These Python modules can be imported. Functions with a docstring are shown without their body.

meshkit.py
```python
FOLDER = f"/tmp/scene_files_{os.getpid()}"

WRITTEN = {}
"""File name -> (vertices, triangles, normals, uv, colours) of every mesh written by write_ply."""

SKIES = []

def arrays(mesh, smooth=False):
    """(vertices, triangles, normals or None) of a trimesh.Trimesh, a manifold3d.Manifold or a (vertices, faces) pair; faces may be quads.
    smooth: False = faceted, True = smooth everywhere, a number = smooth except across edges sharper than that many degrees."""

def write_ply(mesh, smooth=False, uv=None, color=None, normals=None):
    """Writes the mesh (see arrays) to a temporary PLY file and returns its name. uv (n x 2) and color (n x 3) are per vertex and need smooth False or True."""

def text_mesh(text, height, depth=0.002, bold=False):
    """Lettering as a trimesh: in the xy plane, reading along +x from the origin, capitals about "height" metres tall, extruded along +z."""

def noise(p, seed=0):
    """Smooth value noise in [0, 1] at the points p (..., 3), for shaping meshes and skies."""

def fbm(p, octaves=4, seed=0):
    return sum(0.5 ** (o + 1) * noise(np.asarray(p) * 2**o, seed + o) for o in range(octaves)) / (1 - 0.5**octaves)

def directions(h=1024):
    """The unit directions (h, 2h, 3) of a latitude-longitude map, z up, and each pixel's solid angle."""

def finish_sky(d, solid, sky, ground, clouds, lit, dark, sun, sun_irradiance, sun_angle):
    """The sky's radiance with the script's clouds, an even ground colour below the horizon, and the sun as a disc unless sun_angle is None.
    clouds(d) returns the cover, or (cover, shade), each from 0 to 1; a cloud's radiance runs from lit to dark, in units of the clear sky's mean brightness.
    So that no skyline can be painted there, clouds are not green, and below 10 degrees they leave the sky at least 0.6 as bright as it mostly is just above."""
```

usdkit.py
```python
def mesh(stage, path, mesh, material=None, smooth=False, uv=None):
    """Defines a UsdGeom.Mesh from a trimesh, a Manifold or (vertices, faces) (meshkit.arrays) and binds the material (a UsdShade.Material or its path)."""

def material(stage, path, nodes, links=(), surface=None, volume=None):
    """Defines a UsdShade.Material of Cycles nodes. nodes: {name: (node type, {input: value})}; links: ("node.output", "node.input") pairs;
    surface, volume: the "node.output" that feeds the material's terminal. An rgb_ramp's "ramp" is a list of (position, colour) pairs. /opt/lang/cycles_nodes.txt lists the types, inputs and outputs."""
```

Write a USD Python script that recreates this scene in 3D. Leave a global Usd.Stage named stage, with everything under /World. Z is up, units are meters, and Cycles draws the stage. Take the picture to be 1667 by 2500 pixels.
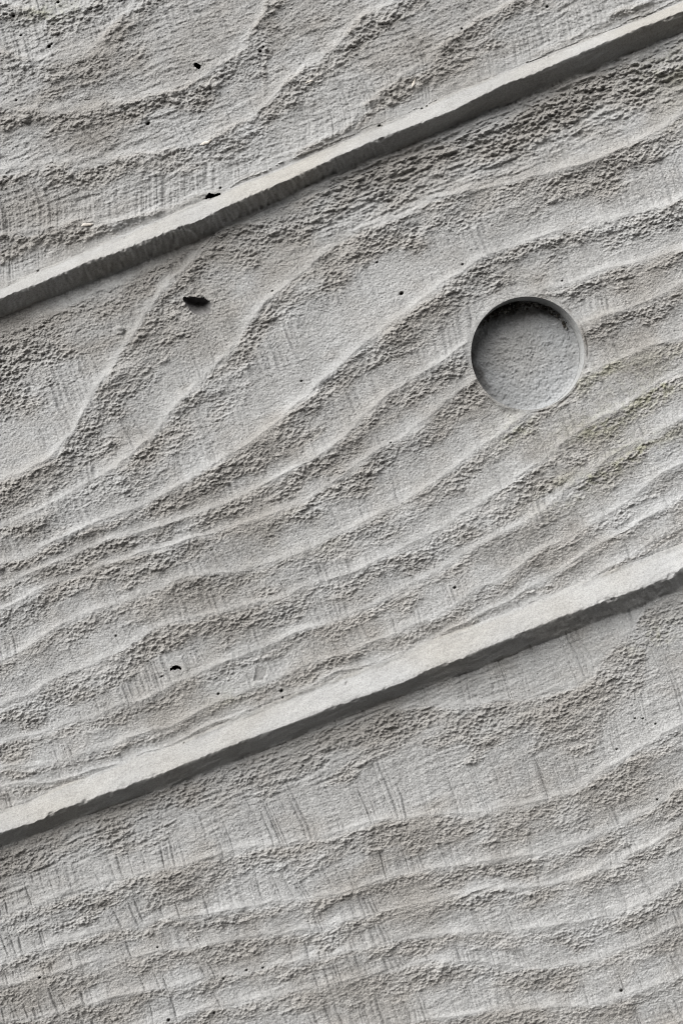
import math
import numpy as np
from scipy.ndimage import gaussian_filter, map_coordinates
from scipy.interpolate import PchipInterpolator
import shapely
from shapely.geometry import Polygon
from pxr import Usd, UsdGeom, UsdLux, UsdShade, Gf, Sdf, Vt
import usdkit

# ------------------------------------------------------------------ camera, sky, sun, exposure
DIST = 0.60            # metres from lens to the wall face
UNIT = 0.0002          # the wall is measured in units of 0.2 mm (x to the right, y downwards)
EYE_Z = 1.40
EXPOSURE = 2.14
SUN_DIR = np.array([-0.56, -0.63, 0.56])
SUN_DIR /= np.linalg.norm(SUN_DIR)
SUN_INTENSITY = 0.40
SUN_ANGLE = 60.0
SKY_STRENGTH = 0.05

stage = Usd.Stage.CreateInMemory()
UsdGeom.SetStageUpAxis(stage, UsdGeom.Tokens.z)
UsdGeom.SetStageMetersPerUnit(stage, 1.0)
UsdGeom.Xform.Define(stage, '/World')
UsdGeom.Scope.Define(stage, '/World/Looks')

cam = UsdGeom.Camera.Define(stage, '/World/camera')
cam.CreateHorizontalApertureAttr(24.0)
cam.CreateVerticalApertureAttr(24.0 * 2500 / 1667)
cam.CreateFocalLengthAttr(24.0 * DIST / (1667 * UNIT))
cam.CreateClippingRangeAttr(Gf.Vec2f(0.01, 1000))
cam.CreateExposureAttr(EXPOSURE)
cam.AddTransformOp().Set(Gf.Matrix4d(1, 0, 0, 0, 0, 0, 1, 0, 0, -1, 0, 0, 0, -DIST, EYE_Z, 1))

elev = math.asin(SUN_DIR[2])
rot = math.atan2(SUN_DIR[0], SUN_DIR[1])
sky_mat = usdkit.material(stage, '/World/Looks/overcast_sky', {
    'sky': ('sky_texture', {'sky_type': 'single_scattering', 'sun_disc': False, 'sun_elevation': elev, 'sun_rotation': rot}),
    'bw': ('rgb_to_bw', {}),
    'tc': ('texture_coordinate', {}),
    'n': ('noise_texture', {'scale': 2.2, 'detail': 6.0, 'roughness': 0.55}),
    'r': ('rgb_ramp', {'ramp': [(0.30, (0.70, 0.70, 0.70)), (0.62, (0.97, 0.97, 0.97))]}),
    'tint': ('mix', {'mix_type': 'multiply', 'fac': 1.0, 'color2': (1.10, 1.08, 1.04)}),
    'm': ('mix', {'mix_type': 'mix'}),
    'bg': ('background_shader', {'strength': SKY_STRENGTH})},
    [('tc.generated', 'n.vector'), ('n.fac', 'r.fac'), ('sky.color', 'bw.color'), ('bw.val', 'tint.color1'),
     ('r.color', 'm.fac'), ('sky.color', 'm.color1'), ('tint.color', 'm.color2'), ('m.color', 'bg.color')], surface='bg.background')
dome = UsdLux.DomeLight.Define(stage, '/World/sky')
UsdShade.MaterialBindingAPI.Apply(dome.GetPrim()).Bind(sky_mat)
dome.GetPrim().SetCustomDataByKey('kind', 'structure')

sun = UsdLux.DistantLight.Define(stage, '/World/sun')
sun.CreateNormalizeAttr(True)
sun.CreateIntensityAttr(SUN_INTENSITY)
sun.CreateAngleAttr(SUN_ANGLE)
sun.CreateColorAttr(Gf.Vec3f(1.0, 0.985, 0.965))
zax = SUN_DIR
xax = np.cross([0, 0, 1.0], zax); xax /= np.linalg.norm(xax)
yax = np.cross(zax, xax)
sun.AddTransformOp().Set(Gf.Matrix4d(*xax, 0, *yax, 0, *zax, 0, 0, 0, 5, 1))

# ------------------------------------------------------------------ materials
def concrete(name, base, warm, moss, dirt_shade, bump=0.8):
    return usdkit.material(stage, '/World/Looks/' + name, {
        'tc': ('texture_coordinate', {}),
        'w': ('attribute', {'attribute': 'weather'}),
        'sep': ('separate_color', {'color_type': 'rgb'}),
        'big': ('noise_texture', {'scale': 9.0, 'detail': 5.0, 'roughness': 0.6}),
        'bigr': ('rgb_ramp', {'ramp': [(0.30, tuple(c * 0.88 for c in base)), (0.50, base), (0.70, tuple(min(1, c * k) for c, k in zip(base, (1.05, 1.06, 1.075))))]}),
        'mid': ('noise_texture', {'scale': 90.0, 'detail': 5.0, 'roughness': 0.65}),
        'midr': ('rgb_ramp', {'ramp': [(0.28, (0.88, 0.875, 0.87)), (0.5, (1, 1, 1)), (0.72, (1.08, 1.08, 1.08))]}),
        'fine': ('noise_texture', {'scale': 1250.0, 'detail': 4.0, 'roughness': 0.7}),
        'finer': ('rgb_ramp', {'ramp': [(0.25, (0.66, 0.655, 0.65)), (0.5, (1, 1, 1)), (0.75, (1.30, 1.30, 1.30))]}),
        'm1': ('mix', {'mix_type': 'multiply', 'fac': 1.0}),
        'm2': ('mix', {'mix_type': 'multiply', 'fac': 1.0}),
        'mw': ('mix', {'mix_type': 'multiply', 'color2': warm}),
        'mm': ('mix', {'mix_type': 'multiply', 'color2': moss}),
        'md': ('mix', {'mix_type': 'mix', 'color2': dirt_shade}),
        'bn': ('noise_texture', {'scale': 1150.0, 'detail': 4.0, 'roughness': 0.72}),
        'amt': ('math', {'math_type': 'multiply_add', 'value2': 1.1, 'value3': 0.55}),
        'bh': ('math', {'math_type': 'multiply'}),
        'b': ('bump', {'strength': bump, 'distance': 0.0009}),
        'p': ('principled_bsdf', {'roughness': 0.92, 'specular_ior_level': 0.25, 'diffuse_roughness': 0.4})},
        [('tc.object', 'big.vector'), ('tc.object', 'mid.vector'), ('tc.object', 'fine.vector'), ('tc.object', 'bn.vector'),
         ('w.color', 'sep.color'), ('big.fac', 'bigr.fac'), ('mid.fac', 'midr.fac'), ('fine.fac', 'finer.fac'),
         ('bigr.color', 'm1.color1'), ('midr.color', 'm1.color2'), ('m1.color', 'm2.color1'), ('finer.color', 'm2.color2'),
         ('m2.color', 'mw.color1'), ('sep.r', 'mw.fac'), ('mw.color', 'mm.color1'), ('sep.g', 'mm.fac'),
         ('mm.color', 'md.color1'), ('sep.b', 'md.fac'), ('md.color', 'p.base_color'),
         ('sep.r', 'amt.value1'), ('bn.fac', 'bh.value1'), ('amt.value', 'bh.value2'), ('bh.value', 'b.height'), ('b.normal', 'p.normal')], surface='p.BSDF')

GREY = (0.377, 0.377, 0.373)
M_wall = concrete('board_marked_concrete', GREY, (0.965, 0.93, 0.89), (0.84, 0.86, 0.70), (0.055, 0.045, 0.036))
M_fin = concrete('smooth_fin_concrete', (0.335, 0.334, 0.329), (0.98, 0.95, 0.90), (0.84, 0.84, 0.70), (0.07, 0.06, 0.05), 0.25)
M_plug = concrete('grey_plug_mortar', (0.335, 0.342, 0.35), (0.96, 0.92, 0.87), (0.84, 0.84, 0.70), (0.035, 0.028, 0.022), 0.35)
M_void = concrete('shaded_void_concrete', (0.30, 0.30, 0.31), (0.96, 0.92, 0.87), (0.84, 0.84, 0.70), (0.05, 0.045, 0.04), 0.3)

def simple(name, c1, c2, scale, rough=0.9):
    return usdkit.material(stage, '/World/Looks/' + name, {
        'tc': ('texture_coordinate', {}), 'n': ('noise_texture', {'scale': scale, 'detail': 5.0}),
        'r': ('rgb_ramp', {'ramp': [(0.3, c1), (0.7, c2)]}),
        'p': ('principled_bsdf', {'roughness': rough, 'specular_ior_level': 0.25})},
        [('tc.object', 'n.vector'), ('n.fac', 'r.fac'), ('r.color', 'p.base_color')], surface='p.BSDF')

M_ground = simple('asphalt', (0.045, 0.045, 0.044), (0.075, 0.073, 0.07), 40)
M_brick = usdkit.material(stage, '/World/Looks/dark_brick', {
    'g': ('geometry', {}), 'mp': ('mapping', {'rotation': (math.pi / 2, 0, 0)}),
    'br': ('brick_texture', {'scale': 2.0, 'color1': (0.075, 0.062, 0.055), 'color2': (0.11, 0.092, 0.082), 'mortar': (0.16, 0.15, 0.14), 'mortar_size': 0.012, 'row_height': 0.15, 'brick_width': 0.45}),
    'p': ('principled_bsdf', {'roughness': 0.9})},
    [('g.position', 'mp.vector'), ('mp.vector', 'br.vector'), ('br.color', 'p.base_color')], surface='p.BSDF')
M_splinter = simple('pale_wood', (0.42, 0.385, 0.34), (0.56, 0.53, 0.49), 400)
M_dirt = simple('dark_soil', (0.02, 0.017, 0.013), (0.12, 0.11, 0.095), 700)
M_crumb = simple('grey_mortar_crumb', (0.22, 0.215, 0.20), (0.34, 0.335, 0.32), 500)

# ------------------------------------------------------------------ band-limited noise
N = 1024
_tiles = {}
def tile(seed, su, sv):
    k = (seed, su, sv)
    if k not in _tiles:
        g = gaussian_filter(np.random.default_rng(seed).standard_normal((N, N)).astype(np.float32), (sv, su), mode='wrap')
        g -= g.mean(); g /= g.std()
        _tiles[k] = np.pad(g, ((0, 1), (0, 1)), mode='wrap')
    return _tiles[k]

def smp(t, u, v, k=1.0):
    u = np.mod(u * k, N); v = np.mod(v * k, N)
    iu = np.minimum(u.astype(np.int32), N - 1); iv = np.minimum(v.astype(np.int32), N - 1)
    fu = (u - iu).astype(np.float32); fv = (v - iv).astype(np.float32)
    a = t[iv, iu]; b = t[iv, iu + 1]; c = t[iv + 1, iu]; d = t[iv + 1, iu + 1]
    return (a * (1 - fu) + b * fu) * (1 - fv) + (c * (1 - fu) + d * fu) * fv

CA, SA = math.cos(math.radians(22.5)), math.sin(math.radians(22.5))
def along(X, Y):
    return X * CA - Y * SA, X * SA + Y * CA

def sstep(a, b, x):
    t = np.clip((x - a) / (b - a), 0, 1)
    return t * t * (3 - 2 * t)

# ------------------------------------------------------------------ traced lines of the wall
def curve(pts, slope=-0.41):
    p = np.array(pts, float)
    p = np.vstack([[p[0, 0] - 4000, p[0, 1] - 4000 * slope], [p[0, 0] - 120, p[0, 1] - 120 * slope], p,
                   [p[-1, 0] + 120, p[-1, 1] + 120 * slope], [p[-1, 0] + 4000, p[-1, 1] + 4000 * slope]])
    f = PchipInterpolator(p[:, 0], p[:, 1])
    x = np.linspace(-3800, 5400, 9201)
    y = f(x)
    g = np.gradient(y, x)
    return x, y, 1 / np.sqrt(1 + g * g)

F1U = curve([(0,702),(106,654),(239,601),(372,542),(500,486),(612,437),(730,390),(834,345),(993,277),(1099,229),(1258,164),(1365,122),(1471,80),(1578,38),(1667,0)])
F1A = curve([(0,729),(133,675),(186,651),(239,630),(298,609),(372,580),(479,537),(585,488),(665,454),(745,418),(834,376),(939,332),(1099,271),(1205,218),(1312,173),(1418,128),(1525,80),(1667,26)])
F1L = curve([(0,775),(69,748),(160,715),(266,674),(372,631),(479,588),(585,540),(692,490),(834,423),(939,380),(1072,321),(1205,268),(1285,236),(1391,193),(1498,148),(1578,114),(1667,76)])
F2U = curve([(0,1979),(53,1964),(133,1927),(239,1886),(319,1852),(426,1818),(505,1783),(612,1737),(718,1693),(834,1651),(939,1612),(1046,1565),(1152,1526),(1258,1488),(1365,1443),(1471,1400),(1578,1360),(1667,1325)], -0.39)
F2A = curve([(0,2033),(80,2006),(160,1971),(239,1945),(319,1916),(399,1886),(479,1855),(558,1822),(638,1794),(745,1753),(834,1719),(993,1661),(1046,1634),(1126,1604),(1205,1572),(1285,1540),(1365,1508),(1445,1479),(1525,1450),(1604,1420),(1641,1405),(1667,1386)], -0.39)
F2L = curve([(0,2070),(80,2042),(160,2009),(266,1973),(372,1935),(479,1899),(585,1857),(692,1816),(834,1758),(913,1727),(993,1696),(1126,1648),(1205,1619),(1285,1585),(1365,1556),(1471,1514),(1551,1489),(1604,1465),(1667,1440)], -0.39)

# crest lines of the raised grain: (points, relief, flank width, roughness)
TOP = [
 ([(0,128),(53,141),(133,146),(186,138),(239,101),(282,59),(319,16),(360,-40)], 7, 95, 0.75),
 ([(0,261),(53,266),(133,274),(213,269),(293,255),(372,234),(452,215),(505,181),(574,133),(612,85),(638,43),(654,0),(690,-60)], 9, 85, 0.95),
 ([(0,415),(106,407),(186,408),(266,390),(346,378),(426,358),(479,348),(532,330),(585,298),(638,266),(692,213),(745,165),(798,128),(834,98),(886,43),(939,16),(1000,-30)], 9, 90, 1.0),
 ([(0,574),(53,564),(133,553),(213,545),(266,546),(319,532),(383,520),(520,465)], 9, 75, 1.0),
 ([(450,520),(560,455),(633,420),(718,383),(771,351),(834,319),(886,266),(939,218),(993,176),(1046,144),(1099,96),(1136,69),(1205,32),(1258,0),(1330,-50)], 9, 80, 1.0),
 ([(700,410),(850,345),(1000,268),(1100,226),(1205,188),(1312,136),(1391,96),(1471,48),(1551,8),(1660,-40)], 8, 60, 1.0),
]
MID = [
 ([(0,830),(80,790),(200,728),(372,648),(560,560)], 4, 150, 0.6),
 ([(0,1169),(64,1143),(128,1105),(179,1044),(207,993),(236,942),(265,904),(313,831),(373,735),(441,660),(495,601),(558,553),(640,516),(740,470),(834,430),(1000,362),(1300,243),(1667,92)], 11, 120, 1.0),
 ([(0,1290),(96,1242),(191,1191),(287,1137),(335,1095),(383,1048),(415,1006),(446,968),(497,920),(574,838),(638,745),(707,686),(771,638),(834,590),(886,553),(993,521),(1046,489),(1126,468),(1274,436),(1365,410),(1471,378),(1551,346),(1604,314),(1667,277)], 13, 95, 1.0),
 ([(0,1379),(96,1338),(191,1293),(271,1261),(367,1223),(446,1178),(497,1150),(585,1094),(665,1035),(745,966),(834,886),(886,838),(966,777),(1019,734),(1083,686),(1152,642),(1221,612),(1312,580),(1391,550),(1498,529),(1578,511),(1667,479)], 13, 78, 1.0),
 ([(0,1430),(96,1392),(191,1347),(287,1312),(383,1284),(497,1250),(558,1227),(638,1189),(745,1128),(834,1067),(886,1014),(966,950),(1046,897),(1126,846),(1220,770),(1312,713),(1391,686),(1471,656),(1551,636),(1667,606)], 11, 60, 0.95),
 ([(0,1492),(64,1453),(159,1413),(255,1380),(351,1345),(497,1310),(600,1278),(692,1243),(771,1203),(834,1162),(902,1115),(982,1062),(1046,1019),(1120,950),(1200,900),(1300,835),(1418,789),(1498,764),(1578,732),(1667,691)], 11, 65, 0.95),
 ([(0,1614),(80,1570),(160,1519),(239,1487),(319,1461),(372,1439),(452,1412),(532,1400),(600,1388),(696,1362),(784,1322),(868,1282),(944,1245),(1040,1190),(1097,1153),(1152,1104),(1216,1060),(1279,1012),(1360,950),(1445,905),(1525,870),(1604,844),(1667,822)], 9, 62, 0.85),
 ([(0,1725),(77,1691),(153,1649),(230,1618),(325,1569),(383,1534),(459,1507),(574,1484),(696,1452),(753,1428),(814,1414),(898,1380),(1002,1326),(1078,1290),(1136,1251),(1215,1198),(1288,1147),(1358,1094),(1432,1040),(1486,1011),(1566,957),(1613,925),(1667,905)], 9, 70, 0.9),
 ([(0,1813),(77,1796),(134,1779),(210,1756),(306,1718),(383,1693),(440,1660),(498,1634),(600,1592),(676,1567),(734,1540),(810,1521),(868,1494),(944,1460),(1002,1429),(1059,1399),(1117,1366),(1167,1330),(1247,1290),(1320,1247),(1365,1206),(1409,1173),(1502,1111),(1550,1080),(1613,1048),(1667,1016)], 8, 50, 0.85),
 ([(0,1882),(153,1856),(230,1833),(325,1800),(402,1777),(478,1743),(555,1706),(600,1687),(753,1623),(849,1588),(918,1561),(983,1538),(1078,1494),(1167,1438),(1240,1403),(1326,1340),(1390,1307),(1438,1274),(1502,1243),(1550,1203),(1613,1158),(1667,1129)], 8, 38, 0.85),
 ([(0,1921),(115,1908),(172,1896),(249,1873),(344,1842),(421,1812),(498,1777),(600,1735),(696,1695),(791,1657),(906,1617),(983,1588),(1059,1561),(1167,1501),(1263,1453),(1326,1419),(1390,1376),(1454,1335),(1550,1279),(1598,1250),(1667,1207)], 7, 30, 0.85),
 ([(0,1972),(80,1948),(240,1892),(500,1796),(800,1672),(1100,1558),(1300,1470),(1454,1406),(1502,1379),(1582,1328),(1667,1271)], 6, 30, 0.85),
]
BOT = [
 ([(0,2066),(150,2010),(372,1930),(600,1846),(740,1790),(833,1758),(993,1722),(1131,1718),(1258,1706),(1338,1685),(1407,1664),(1434,1645),(1471,1594),(1535,1535),(1578,1476),(1667,1440)], 5, 125, 1.0),
 ([(0,2230),(80,2209),(160,2184),(266,2150),(372,2124),(479,2102),(585,2078),(692,2063),(798,2039),(870,2012),(939,2001),(1046,1987),(1152,1980),(1258,1969),(1365,1943),(1471,1884),(1551,1831),(1604,1799),(1667,1762)], 9, 85, 1.0),
 ([(0,2341),(106,2310),(186,2288),(266,2272),(372,2251),(479,2232),(585,2217),(692,2198),(834,2180),(913,2155),(993,2137),(1099,2118),(1205,2102),(1312,2086),(1391,2063),(1471,2033),(1551,1996),(1604,1964),(1667,1921)], 9, 50, 0.95),
 ([(0,2411),(106,2379),(213,2354),(319,2336),(426,2316),(532,2299),(638,2283),(745,2267),(834,2249),(939,2225),(1046,2203),(1126,2181),(1205,2168),(1312,2164),(1418,2143),(1525,2097),(1604,2051),(1667,2006)], 9, 56, 0.95),
 ([(0,2500),(106,2478),(213,2450),(319,2427),(426,2403),(532,2380),(638,2363),(718,2347),(834,2329),(939,2301),(1046,2283),(1152,2274),(1258,2270),(1365,2260),(1471,2238),(1578,2196),(1667,2150)], 8, 52, 0.9),
 ([(0,2592),(200,2540),(372,2497),(479,2466),(585,2446),(692,2424),(834,2396),(913,2377),(993,2358),(1072,2347),(1152,2345),(1205,2356),(1312,2362),(1418,2351),(1525,2318),(1604,2280),(1667,2251)], 8, 60, 0.9),
 ([(0,2690),(400,2600),(834,2508),(1046,2491),(1205,2471),(1365,2462),(1471,2446),(1551,2421),(1667,2384)], 8, 60, 0.9),
]
def shifted(c, dy, amp, wl, ro):
    return ([(x, y + dy) for x, y in c[0]], amp, wl, ro)
EXTRA_TOP = [shifted(TOP[0], -120 * k, 8, 80, 0.9) for k in (5, 4, 3, 2, 1)]
EXTRA_TOP_R = []
EXTRA_BOT = [shifted(BOT[-1], 105 * k, 8, 60, 0.9) for k in range(1, 9)]
PANELS = [EXTRA_TOP + TOP, MID, BOT + EXTRA_BOT]
PANELS = [[(curve(c[0]),) + c[1:] for c in p] for p in PANELS]

HOLE = (1288.0, 862.0, 138.5)
VOIDS = [
 ('large', [(447.6,722),(455,724),(475,724),(485.5,726),(498,724),(502,729),(512,735),(515.5,741),(513.6,751),(513.6,762),(506,765.5),(501,763.5),(494.5,768),(476.5,767),(469,762),(461,753),(452,741),(447,732)], 70),
 ('round', [(470,156),(476,152),(484,152),(490,158),(490,165),(484,168),(477,163),(472,161)], 40),
 ('slot', [(499,485.5),(504,475),(513,468),(519,472.5),(538,470),(539,474),(524,480),(514,483)], 40),
 ('cap', [(414,1640),(416,1631),(423,1625.5),(432,1625),(439,1628),(443,1634),(441,1637),(434,1633),(429,1637),(421,1636)], 34),
]
PITS = [(538,458,2.6),(120,112,4),(126,106,2.6),(361,301,4.4),(635,124,3.4),(980,716,4.2),(926,306,3.2),(932,308,2.6),(1030,265,3),(1042,259,2),
        (736,930,2.6),(1110,1435,3),(687,1687,3.6),(690,1703,2.2),(533,1695,2.8),(97,2388,3),(602,2370,2.6),(642,2364,2.4),(546,2391,2.4),
        (523,2474,2.8),(412,2492,3.6),(740,1871,2.4),(1516,2420,3.6),(94,663,3.6),(283,1553,2.4),(395,1652,2.4),(1550,1755,2.4),(1569,1755,2.4),
        (1505,1830,2.4),(1600,1768,2.2),(1604,1953,2.6),(643,113,2.2),(954,1081,2.2),(450,1815,2.2),(1335,15,3),(1127,69,2.6),(40,244,2.4),(51,85,2.4),
        (665,710,2.2),(1372,685,2.2),(920,640,2.4),(1129,645,2.6),(385,2314,2.2),(33,38,3),(142,4,3.4)]

def ev(c, X, k=1):
    return np.interp(X, c[0], c[k])

# ------------------------------------------------------------------ relief of one board imprint (heights in 0.2 mm units)
def panel_relief(p, X, Y):
    U, V = along(X, Y)
    Yw = Y + 2.4 * smp(tile(11, 24, 12), U, V) + (1.6 if p == 0 else 0.7) * smp(tile(12, 7, 4), U, V)
    n = len(PANELS[p])
    big = np.float32(1e4)
    da = np.full(X.shape, big); db = np.full(X.shape, big)
    A0 = np.full(X.shape, 6.0); WL = np.full(X.shape, 60.0); RO = np.full(X.shape, 0.8); A1 = np.full(X.shape, 6.0)
    var = smp(tile(13, 30, 16), U, V)
    for i, (c, amp, wl, ro) in enumerate(PANELS[p]):
        yc = ev(c, X); cs = ev(c, X, 2)
        d = (Yw - yc) * cs
        mk = d >= 0
        da = np.where(mk, d, da)
        A0 = np.where(mk, amp, A0); WL = np.where(mk, wl, WL); RO = np.where(mk, ro, RO)
        nb = (~mk) & (-d < db)
        db = np.where(nb, -d, db); A1 = np.where(nb, amp, A1)
    gap = da + db
    A0 = A0 * (0.80 + 0.22 * var); A1 = A1 * (0.80 + 0.22 * var)
    wl = np.minimum(WL * (0.75 if p == 0 else 1.0), np.maximum(gap, 20) * 0.72)
    wu = np.clip(gap * 0.24, 8, 17)
    low = A0 * (1 - sstep(-0.35, 1.35, da / wl)) / (1 - sstep(-0.35, 1.35, 0.0))
    up = A1 * (0.7 * np.exp(-(db / (0.55 * wu)) ** 1.25) + 0.3 * np.exp(-(db / (1.8 * wu)) ** 1.3))
    calm = np.exp(-(np.minimum(db, da * 2.5) / 9) ** 2)
    h = np.maximum(low, 0) + up
    # rough, torn-out early wood just under each crest
    pat = smp(tile(14, 26, 12), U, V)
    R = sstep(2, 16, da + 3.5 * pat) * (1 - sstep(0.50, 1.15, da / wl + 0.22 * pat)) * RO
    R = R * np.clip(0.95 + 0.28 * smp(tile(15, 28, 13), U, V), 0.35, 1.5)
    S = 1 - np.clip(R, 0, 1)
    nm = smp(tile(16, 2.9, 1.9), U, V)
    nf = smp(tile(17, 1.5, 1.2), U, V)
    nl = smp(tile(18, 7.5, 4.5), U, V)
    if p == 0:
        jag = np.exp(-(np.minimum(da, db * 1.3) / 11) ** 2) * sstep(-0.8, 0.6, smp(tile(40, 30, 14), U, V))
        R = np.maximum(R, jag); h = h + 3.0 * jag
        nf = 0.6 * nf + 0.8 * smp(tile(37, 2.2, 5.0), U + 3 * nl, V)
    cr = np.where(nm > -0.35, nm, -0.35 + 0.22 * (nm + 0.35)) * 1.25
    lump = np.where(nl > -0.3, nl, -0.3 + 0.3 * (nl + 0.3))
    h = h + R * (1.45 * cr + 1.0 * nf + 1.6 * lump)
    # striation along the grain and fine skin of the smooth zones
    st = smp(tile(19, 15, 2.3), U, V + 3 * smp(tile(20, 40, 30), U, V))
    sw = {0: 0.6, 1: 0.2, 2: 0.4}[p] * np.ones(X.shape)
    if p == 1:
        near = Y - ev(F1L, X)
        zone = sstep(520, 1000, X) * (1 - sstep(110, 215, near))
        sw = sw + 1.25 * zone
        h = h + zone * (1.1 * nm + 1.2 * smp(tile(38, 16, 3.2), U, V))
        left = (1 - sstep(60, 190, X + 30 * pat)) * sstep(15, 60, near) * (1 - sstep(190, 330, near))
        h = h + left * (1.5 * cr + 1.0 * nf + 1.2 * nl)
        R = np.maximum(R, 0.7 * left)
    if p == 2:
        near = Y - ev(F2L, X)
        z2 = (1 - sstep(85, 150, near * 0.93 + 22 * pat)) * (1 - sstep(900, 1500, X))
        sw = sw + 0.9 * z2
    h = h + sw * st
    h = h + (1 - 0.6 * calm) * (0.50 * smp(tile(21, 1.3, 1.2), U, V) + 0.2 * smp(tile(22, 3.6, 2.6), U, V)) + 0.22 * S * smp(tile(23, 9, 6), U, V)
    if p == 0:
        h = h + 0.6 * smp(tile(39, 9, 4.0), U, V + 5 * nl) + 0.3 * nf
    # cross-grain saw marks
    q = X - 0.395 * (Y - ev(F1L, X)) if p == 1 else X - 0.39 * Y
    if p == 0:
        yy = Y - (640 - 0.33 * X)
        q = X - 0.30 * Y + 26 * np.sin(yy / 95.0) + 0.00015 * yy * yy
    q = q + 7 * smp(tile(24, 60, 60), U, V) + 1.2 * smp(tile(25, 14, 14), U, V)
    saw = np.zeros(SAWN, np.float32)
    saw_v = SAW[p][np.clip(((q + 4000) * 2).astype(np.int32), 0, SAWN - 1)]
    seg = sstep(-0.6, 0.6, smp(tile(26 + p, 9, 40), q, V) + 0.25)
    zone = S ** 1.5 * (0.45 + 0.65 * sstep(0.25, 0.9, da / np.maximum(gap, 1)))
    k = {0: 2.2, 1: 2.0, 2: 3.4}[p]
    if p == 1:
        k = k * (0.55 + 0.75 * sstep(1150, 1600, Y + 0.36 * X - 120))
    h = h + k * saw_v * seg * zone
    dense = smp(tile(41 + p, 2.3, 50), q, V) * sstep(-0.8, 0.8, smp(tile(44, 40, 40), U, V))
    h = h + {0: 1.0, 1: 1.5, 2: 0.8}[p] * dense * S * (1 - 0.7 * calm)
    # gentle warp of the form boards
    h = h + 2.2 * smp(tile(29, 60, 40), U, V)
    h = h + 0.9 * np.where(S > 0.5, smp(tile(30, 6, 60), q, V), 0) * S
    wet = np.clip(R, 0, 1)
    return h, wet, da, db

SAWN = 24000
SAW = []
for p in range(3):
    rg = np.random.default_rng(70 + p)
    s = np.zeros(SAWN, np.float32)
    x = 0.0
    xs = np.arange(-30, 31)
    while x < SAWN / 2 - 20:
        x += rg.exponential({0: 9, 1: 13, 2: 12}[p]) + 5
        a = -rg.uniform(0.25, 1.0) if rg.random() < 0.6 else -rg.uniform(1.0, 1.9)
        w = rg.uniform(3.2, 6.0)
        i = int(x * 2)
        if 30 < i < SAWN - 32:
            s[i - 30:i + 31] += a * np.exp(-(xs / np.where(xs < 0, 2.6 + 1.0 * w, 3.6)) ** 2)
    SAW.append(s)

def ragged(pts, seed):
    q = Polygon(pts).exterior
    n = max(24, int(q.length / 2.5))
    a = np.array([q.interpolate(t, normalized=True).coords[0] for t in np.linspace(0, 1, n, endpoint=False)])
    return [tuple(x) for x in a + np.random.default_rng(seed).normal(0, 0.75, a.shape)]
VOIDS = [(n_, ragged(p_, 90 + i_), d_) for i_, (n_, p_, d_) in enumerate(VOIDS)]
VPOLY = [Polygon(v[1]).buffer(0) for v in VOIDS]

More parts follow.
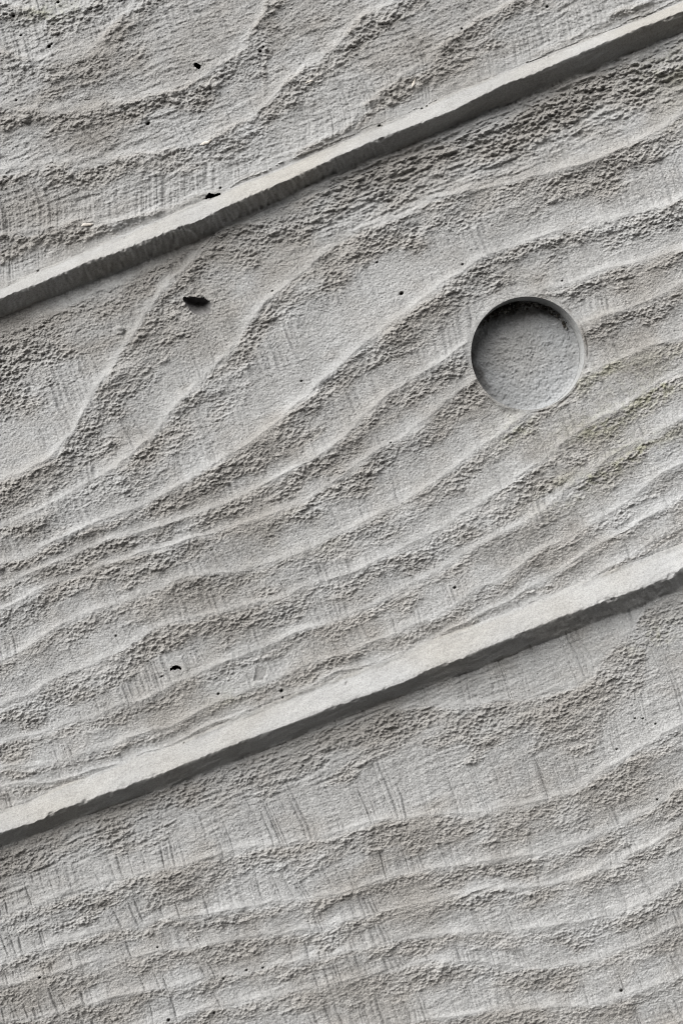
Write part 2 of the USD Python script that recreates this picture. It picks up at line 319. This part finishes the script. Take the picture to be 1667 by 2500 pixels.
def relief(p, X, Y):
    """Height and weathering (warm, green, dirt) of board imprint p at the points."""
    h, wet, da, db = panel_relief(p, X, Y)
    U, V = along(X, Y)
    far = np.maximum(np.maximum(-X - 60, X - 1727), np.maximum(-Y - 60, Y - 2560))
    h = h * (1 - 0.75 * sstep(0, 200, far))
    if p == 0:
        nb = 1 - sstep(8, 34, ev(F1U, X) - Y)
        h = h * (1 - 0.6 * nb) + 1.5 * nb
    b1 = smp(tile(31, 70, 45), U, V); b2 = smp(tile(32, 22, 14), U, V)
    warm = np.clip(0.20 + 0.55 * wet + 0.25 * b1 + 0.18 * b2, 0, 1)
    moss = np.zeros(X.shape); dirt_shade = np.clip({0: 0.05, 1: 0.0, 2: 0.02}[p] + 0.015 * wet + 0.03 * b1, 0, 0.3)
    for (mx, my, sx, sy, g) in [(1450, 1030, 120, 40, 0.9), (1250, 1040, 45, 40, 0.6), (1600, 930, 110, 45, 0.8), (1560, 1100, 110, 40, 0.7),
                                (1420, 1170, 60, 30, 0.6), (1480, 905, 110, 32, 0.5), (1360, 1230, 70, 35, 0.35), (140, 12, 70, 26, 0.9), (700, 1320, 160, 60, 0.15),
                                (1600, 1560, 60, 30, 0.5), (560, 1690, 60, 26, 0.35), (1630, 170, 60, 130, 0.35)]:
        du, dv = along(X - mx, Y - my)
        moss = moss + g * np.exp(-(du / sx) ** 2 - (dv / sy) ** 2)
    moss = np.clip(moss * (0.25 + 0.75 * wet) * np.clip(0.7 + 0.5 * b2 + 0.55 * smp(tile(45, 4, 3), U, V), 0, 1.4), 0, 1)
    for (mx, my, r) in [(1230, 1005, 5)]:
        dirt_shade = np.maximum(dirt_shade, 0.5 * np.exp(-((X - mx) ** 2 + (Y - my) ** 2) / r ** 2))
    # calm collar around the round recess
    if p == 1:
        rr = np.hypot(X - HOLE[0], Y - HOLE[1])
        th = np.arctan2(Y - HOLE[1], X - HOLE[0])
        col = 1 - sstep(HOLE[2] + 2, HOLE[2] + 17, rr + 3 * b2)
        h = h * (1 - 0.75 * col) + 2.5 * col
        br = sstep(-0.1, 0.35, np.cos(th - math.radians(40)) + 0.15) * (0.65 + 0.4 * smp(tile(33, 8, 8), 160 * th, rr))
        h = h - 3.2 * np.exp(-((rr - HOLE[2] - 7.5) / 2.3) ** 2) * np.clip(br, 0, 1.2)
        dirt_shade = np.maximum(dirt_shade, np.clip(br, 0, 1) * 0.75 * np.exp(-((rr - HOLE[2] - 7.5) / 2.2) ** 2))
        # embedded pebble and the small mortar chip
        du, dv = X - 290, Y - 806
        nm_ = smp(tile(47, 3, 3), X, Y)
        rp = np.sqrt((du / 13) ** 2 + (dv / 11) ** 2)
        h = h + (5 + 1.6 * nm_ + 1.2 * b2) * np.clip(1 - (rp + 0.12 * b2) ** 2, 0, 1) ** 0.5
        h = h - 4 * np.exp(-((X - 306) / 6) ** 2 - ((Y - 812) / 8) ** 2)
        cu = (X - 637) * 0.97 + (Y - 1647) * 0.22; cv = -(X - 637) * 0.22 + (Y - 1647) * 0.97
        box = np.maximum(np.abs(cu) / 11, np.abs(cv) / 16) + 0.10 * smp(tile(46, 5, 5), X, Y)
        h = h * (1 - 0.6 * (1 - sstep(0.9, 1.4, box))) - 1.8 * (1 - sstep(0.8, 1.3, box)) - 2.0 * np.exp(-((box - 1.0) / 0.16) ** 2) * sstep(-0.5, 0.6, b2 + 0.8 * np.sign(cu))
        dirt_shade = np.maximum(dirt_shade, 0.16 * (1 - sstep(0.9, 1.2, box)))
        # the flake under the cap-shaped void
        fl = (1 - sstep(9, 12, np.abs(X - 430))) * (1 - sstep(12, 15, np.abs(Y - 1648)))
        h = h * (1 - 0.6 * fl) + 1.6 * fl
    for (x, y, r) in PITS:
        if abs(Y.min() - y) > 4000:
            continue
        d2 = ((X - x) ** 2 + ((Y - y) * 1.15 + 0.2 * (X - x)) ** 2) / (r * r)
        m = d2 < 9
        h = np.where(m, h - 5.5 * r * np.exp(-d2 ** 1.4), h)
        dirt_shade = np.where(m, np.maximum(dirt_shade, 0.75 * np.exp(-d2 ** 1.5)), dirt_shade)  # each pit is darkened in colour as well as carved
    return h, np.stack([warm, moss, dirt_shade], -1)

FIN_H = (56.0, 56.0)
FINS = ((F1U, F1A, F1L), (F2U, F2A, F2L))

# ------------------------------------------------------------------ one dense sheet, cut into parts along the fin lines
STEP = 2.12
xf = np.arange(-30, 1698, STEP)
g = 12.0 * 1.16 ** np.arange(26)
xr = xf[-1] + np.cumsum(g); xl = xf[0] - np.cumsum(g)
cols = np.concatenate([xl[::-1], xf, xr])
NC = len(cols)

def rows_of(a, b, n):
    return np.linspace(a, b, n, endpoint=False)

blocks = []      # (kind, index, t rows)
dense_top = np.linspace(0.425, 1, 345, endpoint=False)
coarse_top = 0.425 - (np.cumsum(1.2 ** np.arange(18)) / np.cumsum(1.2 ** np.arange(18))[-1] * 0.425)[::-1]
blocks.append(('panel', 0, np.concatenate([coarse_top, dense_top])))
blocks.append(('fin', 0, None))
blocks.append(('panel', 1, rows_of(0, 1, int(1225 / STEP))))
blocks.append(('fin', 1, None))
dense_bot = np.linspace(0, 0.835, 500, endpoint=False)
coarse_bot = 0.835 + (np.cumsum(1.2 ** np.arange(18)) / np.cumsum(1.2 ** np.arange(18))[-1] * 0.165)
blocks.append(('panel', 2, np.concatenate([dense_bot, np.array([0.835]), coarse_bot])))

PITCH = 1275
def edge_noise(seed, sig, X, amp):
    t = tile(seed, sig, sig)
    return amp * smp(t, X, np.full_like(X, 17.0 * seed % 900))

lines = {}
f1u, f1a, f1l, f2u, f2a, f2l = (ev(c, cols) for c in (F1U, F1A, F1L, F2U, F2A, F2L))
RAG = [(edge_noise(51, 9, cols, 1.2), edge_noise(52, 3, cols, 0.9) + edge_noise(53, 20, cols, 0.9), edge_noise(54, 8, cols, 1.6)),
       (edge_noise(55, 9, cols, 1.6), edge_noise(56, 3.5, cols, 0.7) + edge_noise(57, 20, cols, 1.3), edge_noise(58, 8, cols, 1.3))]
f0 = f1u - PITCH; f3 = f2l + PITCH

Yg, Hg, Wg, spans = [], [], [], []
row0 = 0
for kind, i, t in blocks:
    if kind == 'panel':
        a, b = ((f0, f1u), (f1l, f2u), (f2l, f3))[i]
        Y = a[None] + t[:, None] * (b - a)[None]
        X = np.broadcast_to(cols[None], Y.shape)
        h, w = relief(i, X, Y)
    else:
        a, m, b = ((f1u, f1a, f1l), (f2u, f2a, f2l))[i]
        nu, nl = ((20, 26), (34, 23))[i]
        tu = np.linspace(0, 1, nu, endpoint=False); tl = np.linspace(1, 0, nl, endpoint=False)
        T = np.concatenate([tu, tl])
        Y = np.concatenate([a[None] + tu[:, None] * (m - a)[None], m[None] + (1 - tl)[:, None] * (b - m)[None]])
        ru, ra, rl = RAG[i]
        w_t = T[:, None]
        first = (np.arange(len(T)) < nu)[:, None]
        Y = Y + ra[None] * w_t ** 4 + np.where(first & (w_t > 0), ru[None] * (1 - w_t) ** 5, 0) + np.where(first, 0, rl[None] * (1 - w_t) ** 5)
        X = np.broadcast_to(cols[None], Y.shape)
        U, V = along(X, Y)
        upper = (np.arange(len(T)) < nu)[:, None]
        hp_u, wu_ = relief(i, X, Y)
        hp_l, wl_ = relief(i + 1, X, Y)
        hp = np.where(upper, hp_u, hp_l)
        TT = T[:, None] * np.ones_like(Y)
        fade = 1 - sstep(0.0, 0.22, TT)
        ch = np.clip(smp(tile(61 + i, 5, 4), U, V) - 0.9, 0, 2)      # chips out of the edge
        top = FIN_H[i] * (1 + 0.035 * smp(tile(63 + i, 40, 40), U, V)) - 3.0 * ch * sstep(0.75, 1, TT)
        ramp = TT - 0.035 * sstep(0.88, 1.0, TT)
        h = top * ramp + hp * fade
        skin = 0.40 * smp(tile(65, 2.2, 1.9), U, V) + 0.5 * smp(tile(66, 7, 5), U, V) + 0.9 * smp(tile(67, 28, 14), U, V)
        pit = np.clip(smp(tile(68, 3.0, 2.6), U, V) - 1.75, 0, 2) * sstep(-0.3, 1.0, smp(tile(69, 60, 25), U, V))
        streak = smp(tile(71, 2.2, 7), U, V); grain = smp(tile(72, 14, 2.0), U, V)
        if i == 0:
            lo = (1.7 * streak + 0.8 * smp(tile(73, 3, 3), U, V)) * (1 - sstep(700, 1050, X)) * (0.55 + 0.6 * sstep(100, 330, X)) + 0.55 * grain * sstep(650, 1000, X)
            sk = skin - 2.6 * pit + 0.5 * grain
        else:
            lo = 0.5 * grain + (0.9 * streak + 0.9 * smp(tile(74, 5, 5), U, V)) * sstep(1150, 1450, X)
            sk = skin - 3.2 * pit + 0.35 * grain
        body = sstep(0.05, 0.2, TT)
        h = h + body * np.where(upper, sk, skin * 0.7 + lo) + fade * 0.0
        w = np.where(upper[..., None], wu_, wl_)
        wf = np.stack([np.clip(0.25 + 0.3 * smp(tile(75, 50, 30), U, V), 0, 1), np.zeros_like(X),
                       np.where(upper, 0.10 * np.clip(pit * 3, 0, 1), 0.05)], -1)
        k = body[..., None]
        w = w * (1 - k) + wf * k
    Yg.append(Y); Hg.append(h); Wg.append(w)
    spans.append((kind, i, row0, row0 + len(Y)))
    row0 += len(Y)
Y = np.concatenate(Yg); H = np.concatenate(Hg).astype(float); W = np.concatenate(Wg).astype(np.float32)
X = np.broadcast_to(cols[None], Y.shape).copy()
NR = len(Y)

# rim of the round recess: bring the nearest points of the sheet onto the circle
rr = np.hypot(X - HOLE[0], Y - HOLE[1])
near = np.abs(rr - HOLE[2]) < 0.62 * STEP
k = np.where(near, HOLE[2] / np.maximum(rr, 1), 1.0)
X = HOLE[0] + (X - HOLE[0]) * k; Y = HOLE[1] + (Y - HOLE[1]) * k

def place(X, Y, H):
    """Units of the wall (right, down, out of the wall) to metres: true depth for every point."""
    s = UNIT * (DIST - H * UNIT) / DIST
    return np.stack([(X - 833.5) * s, -H * UNIT, EYE_Z - (Y - 1250.0) * s], -1)

P = place(X, Y, H)
P[0, :, 1] = P[-1, :, 1] = 0.024; P[:, 0, 1] = P[:, -1, 1] = 0.024      # the sheet is folded back to the body of the wall at its ends
du = np.empty_like(P); dv = np.empty_like(P)
du[:, 1:-1] = P[:, 2:] - P[:, :-2]; du[:, 0] = P[:, 1] - P[:, 0]; du[:, -1] = P[:, -1] - P[:, -2]
dv[1:-1] = P[2:] - P[:-2]; dv[0] = P[1] - P[0]; dv[-1] = P[-1] - P[-2]
NRM = np.cross(dv, du)
NRM /= np.maximum(np.linalg.norm(NRM, axis=-1, keepdims=True), 1e-12)
if NRM[NR // 2, NC // 2, 1] > 0:
    NRM = -NRM

def put(path, v, f, mat, normals=None, weather=None):
    m = UsdGeom.Mesh.Define(stage, path)
    m.CreatePointsAttr(Vt.Vec3fArray.FromNumpy(np.ascontiguousarray(v, np.float32)))
    m.CreateFaceVertexCountsAttr(Vt.IntArray.FromNumpy(np.full(len(f), 3, np.int32)))
    m.CreateFaceVertexIndicesAttr(Vt.IntArray.FromNumpy(np.ascontiguousarray(f, np.int32).ravel()))
    m.CreateSubdivisionSchemeAttr('none')
    if normals is not None:
        m.CreateNormalsAttr(Vt.Vec3fArray.FromNumpy(np.ascontiguousarray(normals, np.float32)))
        m.SetNormalsInterpolation('vertex')
    if weather is not None:
        UsdGeom.PrimvarsAPI(m).CreatePrimvar('weather', Sdf.ValueTypeNames.Color3fArray, 'vertex').Set(Vt.Vec3fArray.FromNumpy(np.ascontiguousarray(weather, np.float32)))
    UsdShade.MaterialBindingAPI.Apply(m.GetPrim()).Bind(mat)
    return m.GetPrim()

def oriented(v, f, n):
    """The faces, wound so that they agree with the normals."""
    v = np.asarray(v).reshape(-1, 3); n = np.asarray(n).reshape(-1, 3)
    g = np.cross(v[f[:, 1]] - v[f[:, 0]], v[f[:, 2]] - v[f[:, 0]])
    return f if (g * n[f[:, 0]]).sum() > 0 else f[:, ::-1]

def tag(p, **kw):
    for k, v in kw.items():
        p.SetCustomDataByKey(k, v)
    return p

count = {}
def fresh(path):
    n = count.get(path, 0); count[path] = n + 1
    return path if n == 0 else f'{path}_{n:03d}'

ground = put('/World/ground', [(-150, -150, 0), (150, -150, 0), (150, 150, 0), (-150, 150, 0)], [(0, 1, 2), (0, 2, 3)], M_ground)
tag(ground, kind='structure', label='dark asphalt ground in front of the concrete wall')

# added wall behind the camera, out of view, there to block the low sky
fv = np.array([(x, y, z) for x in (-16, 16) for y in (-4.4, -4.0) for z in (0.0, 3.2)])
ff = [(0, 4, 5), (0, 5, 1), (2, 3, 7), (2, 7, 6), (0, 1, 3), (0, 3, 2), (4, 6, 7), (4, 7, 5), (1, 5, 7), (1, 7, 3), (0, 2, 6), (0, 6, 4)]
tag(put('/World/sky_blocker_wall', fv, ff, M_brick), kind='structure', label='added dark brick wall behind the camera that blocks the low sky')

WALL = '/World/concrete_facade'
wall = UsdGeom.Xform.Define(stage, WALL).GetPrim()
tag(wall, label='grey board-marked concrete wall with wood grain relief, two slanting fins and a round recess', category='wall')

names = {('panel', 0): 'board_imprint', ('panel', 1): 'board_imprint', ('panel', 2): 'board_imprint', ('fin', 0): 'fin', ('fin', 1): 'fin'}
plabel = {('panel', 0): 'board imprint above the upper fin, with coarse torn grain lines',
          ('panel', 1): 'wide board imprint between the two fins, holding the round recess',
          ('panel', 2): 'board imprint below the lower fin, with many pale cross saw marks',
          ('fin', 0): 'upper narrow slanting fin with a broad dark underside',
          ('fin', 1): 'lower slanting fin with a wide pale upper face'}
part_path = {}
for kind, i, r0, r1 in spans:
    r1e = min(r1, NR - 1)
    nr = r1e - r0 + 1
    idx = np.arange(nr * NC).reshape(nr, NC)
    q = np.stack([idx[:-1, :-1], idx[1:, :-1], idx[1:, 1:], idx[:-1, 1:]], -1).reshape(-1, 4)
    Xs, Ys = X[r0:r1e + 1].ravel(), Y[r0:r1e + 1].ravel()
    f = np.concatenate([q[:, [0, 1, 2]], q[:, [0, 2, 3]]])
    cx, cy = Xs[f].mean(1), Ys[f].mean(1)
    keep = np.hypot(cx - HOLE[0], cy - HOLE[1]) > HOLE[2] - 0.3
    for poly in VPOLY:
        x0, y0, x1, y1 = poly.bounds
        c = np.nonzero((cx > x0) & (cx < x1) & (cy > y0) & (cy < y1))[0]
        keep[c[shapely.contains_xy(poly, cx[c], cy[c])]] = False
    f = f[keep]
    used = np.unique(f); re = np.full(nr * NC, -1); re[used] = np.arange(len(used))
    path = fresh(f'{WALL}/{names[kind, i]}')
    part_path[kind, i] = path
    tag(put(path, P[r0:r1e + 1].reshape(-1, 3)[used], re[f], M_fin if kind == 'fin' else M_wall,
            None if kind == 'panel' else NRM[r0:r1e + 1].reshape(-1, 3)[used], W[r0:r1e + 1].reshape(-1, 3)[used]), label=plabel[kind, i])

# body of the wall behind the sheet
bv = np.array([(x, y, z) for x in (-2.2, 2.2) for y in (0.0235, 0.30) for z in (0.0, 3.0)])
bf = np.array([(0, 4, 5), (0, 5, 1), (2, 3, 7), (2, 7, 6), (0, 1, 3), (0, 3, 2), (4, 6, 7), (4, 7, 5), (1, 5, 7), (1, 7, 3), (0, 2, 6), (0, 6, 4)])
put(f'{WALL}/wall_body', bv, bf, M_wall, weather=np.tile([0.3, 0, 0], (8, 1)))

# ------------------------------------------------------------------ the round recess: sleeve and mortar plug
def grid_faces(nr, nt, flip=False):
    a = np.arange(nr * nt).reshape(nr, nt); b = np.roll(a, -1, 1)
    q = np.stack([a[:-1], a[1:], b[1:], b[:-1]], -1).reshape(-1, 4)
    f = np.concatenate([q[:, [0, 1, 2]], q[:, [0, 2, 3]]])
    return f[:, ::-1] if flip else f

def ring_normals(G):
    a = np.roll(G, -1, 1) - np.roll(G, 1, 1)
    b = np.gradient(G, axis=0)
    n = np.cross(a, b)
    return n / np.maximum(np.linalg.norm(n, axis=-1, keepdims=True), 1e-12)

NT = 720
th = np.linspace(0, 2 * np.pi, NT, endpoint=False)
DEPTH = 0.0130
hx, hy, hr = HOLE
hr_h, _ = relief(1, (hx + (hr + 0.6) * np.cos(th))[None], (hy + (hr + 0.6) * np.sin(th))[None])
rimP = place(hx + (hr + 0.4) * np.cos(th), hy + (hr + 0.4) * np.sin(th), hr_h[0] + 0.3)
cw = np.array([(hx - 833.5) * UNIT, 0, EYE_Z - (hy - 1250) * UNIT])
R0 = hr * UNIT
nsl = 30
S = []
for j in range(nsl):
    t = j / (nsl - 1)
    rad = R0 * (1 - 0.012 * t) * np.ones(NT) - 0.0016 * max(0, t - 0.86) ** 2 / 0.0196 * 1.2
    uu = np.full(NT, 40.0 * t * 3)
    rad = rad + 0.00008 * smp(tile(81, 9, 6), th * 180, uu) + 0.00004 * smp(tile(82, 3, 3), th * 180, uu)
    ring = np.stack([cw[0] + rad * np.cos(th), np.full(NT, DEPTH * t), cw[2] - rad * np.sin(th)], -1)
    if j < 4:
        kk = j / 4
        ring = rimP * (1 - kk) + ring * kk if j else rimP
    S.append(ring)
S = np.array(S)
nS = ring_normals(S)
cen = S.mean((0, 1))
if ((cen - S[10]) * nS[10]).sum() < 0:
    nS = -nS
hole_path = f'{WALL}/tie_hole'
tt = np.linspace(0, 1, nsl)[:, None] * np.ones(NT)
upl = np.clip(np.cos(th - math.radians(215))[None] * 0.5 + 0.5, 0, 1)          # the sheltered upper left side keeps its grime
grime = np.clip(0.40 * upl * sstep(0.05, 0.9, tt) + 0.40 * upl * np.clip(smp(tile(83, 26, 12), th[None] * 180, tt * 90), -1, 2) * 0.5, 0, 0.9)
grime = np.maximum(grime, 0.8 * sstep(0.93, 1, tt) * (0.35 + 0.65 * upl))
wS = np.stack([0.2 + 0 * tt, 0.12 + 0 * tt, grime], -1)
tag(put(hole_path, S.reshape(-1, 3), oriented(S, grid_faces(nsl, NT), nS), M_plug, nS.reshape(-1, 3), wS.reshape(-1, 3)), label='round recess with a smooth cast side wall')

nr = 120
rad = (np.linspace(0.0, 1.0, nr) ** 0.9)[::-1]
Rr = rad[:, None] * (R0 * 0.985) * np.ones(NT)
fx = cw[0] + Rr * np.cos(th); fz = cw[2] - Rr * np.sin(th)
pu, pv = (fx - cw[0]) / UNIT, (fz - cw[2]) / UNIT
thw = th[None] + 0 * Rr
ringn = smp(tile(84, 2.4, 22), Rr / UNIT + 4 * smp(tile(85, 30, 30), pu, pv), thw * 80) * (1 - sstep(0.75, 1, rad))[:, None]
out = 0.9 * smp(tile(86, 1.8, 1.8), pu, pv) + 0.9 * smp(tile(87, 5, 5), pu, pv) + 0.30 * ringn + 1.2 * smp(tile(88, 22, 22), pu, pv)
out = out + 9.0 * np.clip((rad[:, None] - 0.90) / 0.10, 0, 1) ** 2          # hollow fillet against the sleeve
G = np.stack([fx, DEPTH - 0.0004 - out * UNIT, fz], -1)
nG = ring_normals(G); nG = np.where(nG[..., 1:2] > 0, -nG, nG)
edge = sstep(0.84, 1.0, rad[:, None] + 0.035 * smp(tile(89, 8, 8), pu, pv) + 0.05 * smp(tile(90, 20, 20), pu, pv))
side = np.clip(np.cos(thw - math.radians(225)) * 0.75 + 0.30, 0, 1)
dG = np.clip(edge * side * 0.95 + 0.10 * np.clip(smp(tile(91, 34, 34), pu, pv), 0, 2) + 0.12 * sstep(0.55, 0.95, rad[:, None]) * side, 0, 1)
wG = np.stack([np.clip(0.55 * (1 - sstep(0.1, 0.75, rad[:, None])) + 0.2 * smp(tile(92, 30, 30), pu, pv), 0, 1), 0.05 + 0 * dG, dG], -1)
tag(put(hole_path + '/plug', G.reshape(-1, 3), oriented(G, grid_faces(nr, NT), nG), M_plug, nG.reshape(-1, 3), wG.reshape(-1, 3)), label='round grey mortar plug at the bottom of the recess')

# ------------------------------------------------------------------ air voids: hollow bulbs behind their openings
rg = np.random.default_rng(5)
for name, pts, depth in VOIDS:
    poly = Polygon(pts).buffer(0)
    c = np.array(poly.centroid.coords[0])
    ring = np.array([poly.exterior.interpolate(t, normalized=True).coords[0] for t in np.linspace(0, 1, 60, endpoint=False)])
    which = 1 if c[1] > float(ev(F1A, c[0])) else 0
    hh, _ = relief(which, ring[None, :, 0], ring[None, :, 1])
    hh = hh[0]
    small = 1.0 if name == 'large' else 0.9
    prof = [(1.03, 1.0), (1.0, 4), (0.96, 9), (0.88, 16), (0.74, 24), (0.55, 31), (0.32, 36), (0.08, 38)] if name == 'large' else [(1.05, 1.2), (1.10, 4), (1.20, 0.16 * depth), (1.22, 0.4 * depth), (1.08, 0.65 * depth), (0.80, 0.85 * depth), (0.45, 0.97 * depth), (0.12, depth)]
    G = []
    for sc, dp in prof:
        xy = c + (ring - c) * sc + np.array([0.0, -0.12 * dp if name == 'large' else 0.0])
        w = 1 - min(dp / 8, 1)
        b = hh * w + np.median(hh) * (1 - w)
        nz = 1.5 * smp(tile(93, 4, 4), xy[:, 0] + dp * 3, xy[:, 1]) * (dp > 3)
        G.append(place(xy[:, 0], xy[:, 1], b - dp + nz))
    G = np.array(G)
    nG = ring_normals(G)
    ctr = G[:5].mean((0, 1))
    if ((ctr - G[3]) * nG[3]).sum() < 0:
        nG = -nG
    path = fresh(part_path['panel', which] + '/air_void')
    put(path, G.reshape(-1, 3), oriented(G, grid_faces(len(prof), 60), nG), M_void, nG.reshape(-1, 3), np.tile([0.3, 0, 0.62 if name == 'large' else 0.9], (len(prof) * 60, 1)))  # strong dark tint: shade of the hollow put into the void colour

# ------------------------------------------------------------------ crumbs on the plug's upper edge, splinters left in the concrete
import trimesh
def crumb(r, seed):
    m = trimesh.creation.icosphere(subdivisions=1, radius=1.0)
    rr_ = np.random.default_rng(seed)
    n = sum(a * np.sin(m.vertices @ rr_.normal(0, 2.6, 3) + rr_.uniform(0, 6)) for a in (0.22, 0.18, 0.12))
    m.vertices *= (1 + n)[:, None] * r * rr_.uniform(0.75, 1.25, 3)
    return m
pieces, dark = [], []
for k in range(420):
    a = math.radians(rg.normal(-88, 27))
    if not -150 < math.degrees(a) < -25:
        continue
    r = R0 * rg.uniform(0.90, 0.985) - (0.0022 * rg.random() if abs(math.degrees(a) + 100) < 14 else 0)
    m = crumb(0.00022 + 0.0005 * rg.random() ** 2.5, 1000 + k)
    m.apply_translation([cw[0] + r * math.cos(a), DEPTH - 0.0009 - rg.uniform(0, 0.0012), cw[2] - r * math.sin(a)])
    (pieces if k % 7 < 2 else dark).append(m)
for nm, ms, mat, lab in (('mortar_crumbs', pieces, M_crumb, 'pale mortar crumbs clinging along the top edge inside the round recess'),
                         ('soil_crumbs', dark, M_dirt, 'black soil crumbs packed along the top edge inside the round recess')):
    m = trimesh.util.concatenate(ms)
    p = usdkit.mesh(stage, '/World/' + nm, m, mat, smooth=True).GetPrim()
    tag(p, label=lab, category='crumbs', kind='stuff')

SPL = [(1010, 201, 70, 24, 7.0, 'tan chip stuck upright in the rough grain above the upper fin'),
       (755, 198, 22, 22, 4.5, 'small pale chip on the torn grain line near the top, left of the tan chip'),
       (212, 548, 8, 30, 8.0, 'pale chip on the lowest grain line at the left, just above the upper fin'),
       (503, 347, 22, 34, 8.0, 'long pale chip on the grain line above the slot-shaped void')]
def splinter(x, y, ang, ln, wd, seed):
    rs = np.random.default_rng(seed)
    n = 9
    ts = np.linspace(-0.5, 0.5, n)
    ca, sa = math.cos(math.radians(ang)), math.sin(math.radians(ang))
    px = x + ts * ln * ca + rs.normal(0, 0.5, n); py = y - ts * ln * sa + rs.normal(0, 0.5, n)
    which = 1 if y > float(ev(F1A, x)) else 0
    hh, _ = relief(which, px[None], py[None])
    hh = np.convolve(np.pad(hh[0], 1, mode='edge'), [0.25, 0.5, 0.25], 'valid') + 1.2
    wdt = wd * (1 - (2 * np.abs(ts)) ** 2.2) * rs.uniform(0.75, 1.15, n) + 0.4
    V = []
    for k in range(n):
        for q in range(6):
            a = q * math.pi / 3
            o = math.cos(a) * wdt[k] / 2
            V.append(place(px[k] + o * sa, py[k] + o * ca, hh[k] + math.sin(a) * wdt[k] * 0.32))
    V = np.array(V)
    return trimesh.Trimesh(V, trimesh.Trimesh(V, process=False).faces if False else np.vstack([grid_faces(n, 6), [(0, 1, 2), (0, 2, 3), (0, 3, 4), (0, 4, 5)], [(n * 6 - 6, n * 6 - 4, n * 6 - 5), (n * 6 - 6, n * 6 - 3, n * 6 - 4), (n * 6 - 6, n * 6 - 2, n * 6 - 3), (n * 6 - 6, n * 6 - 1, n * 6 - 2)]]), process=False)
for k, (x, y, ang, ln, wd, lab) in enumerate(SPL):
    m = splinter(x, y, ang, ln, wd, 300 + k)
    p = usdkit.mesh(stage, fresh('/World/embedded_chip'), m, M_splinter, smooth=True).GetPrim()
    tag(p, label=lab, category='chip', group='pale chips embedded in the grain lines')
print('sheet', NR, NC, NR * NC * 2)
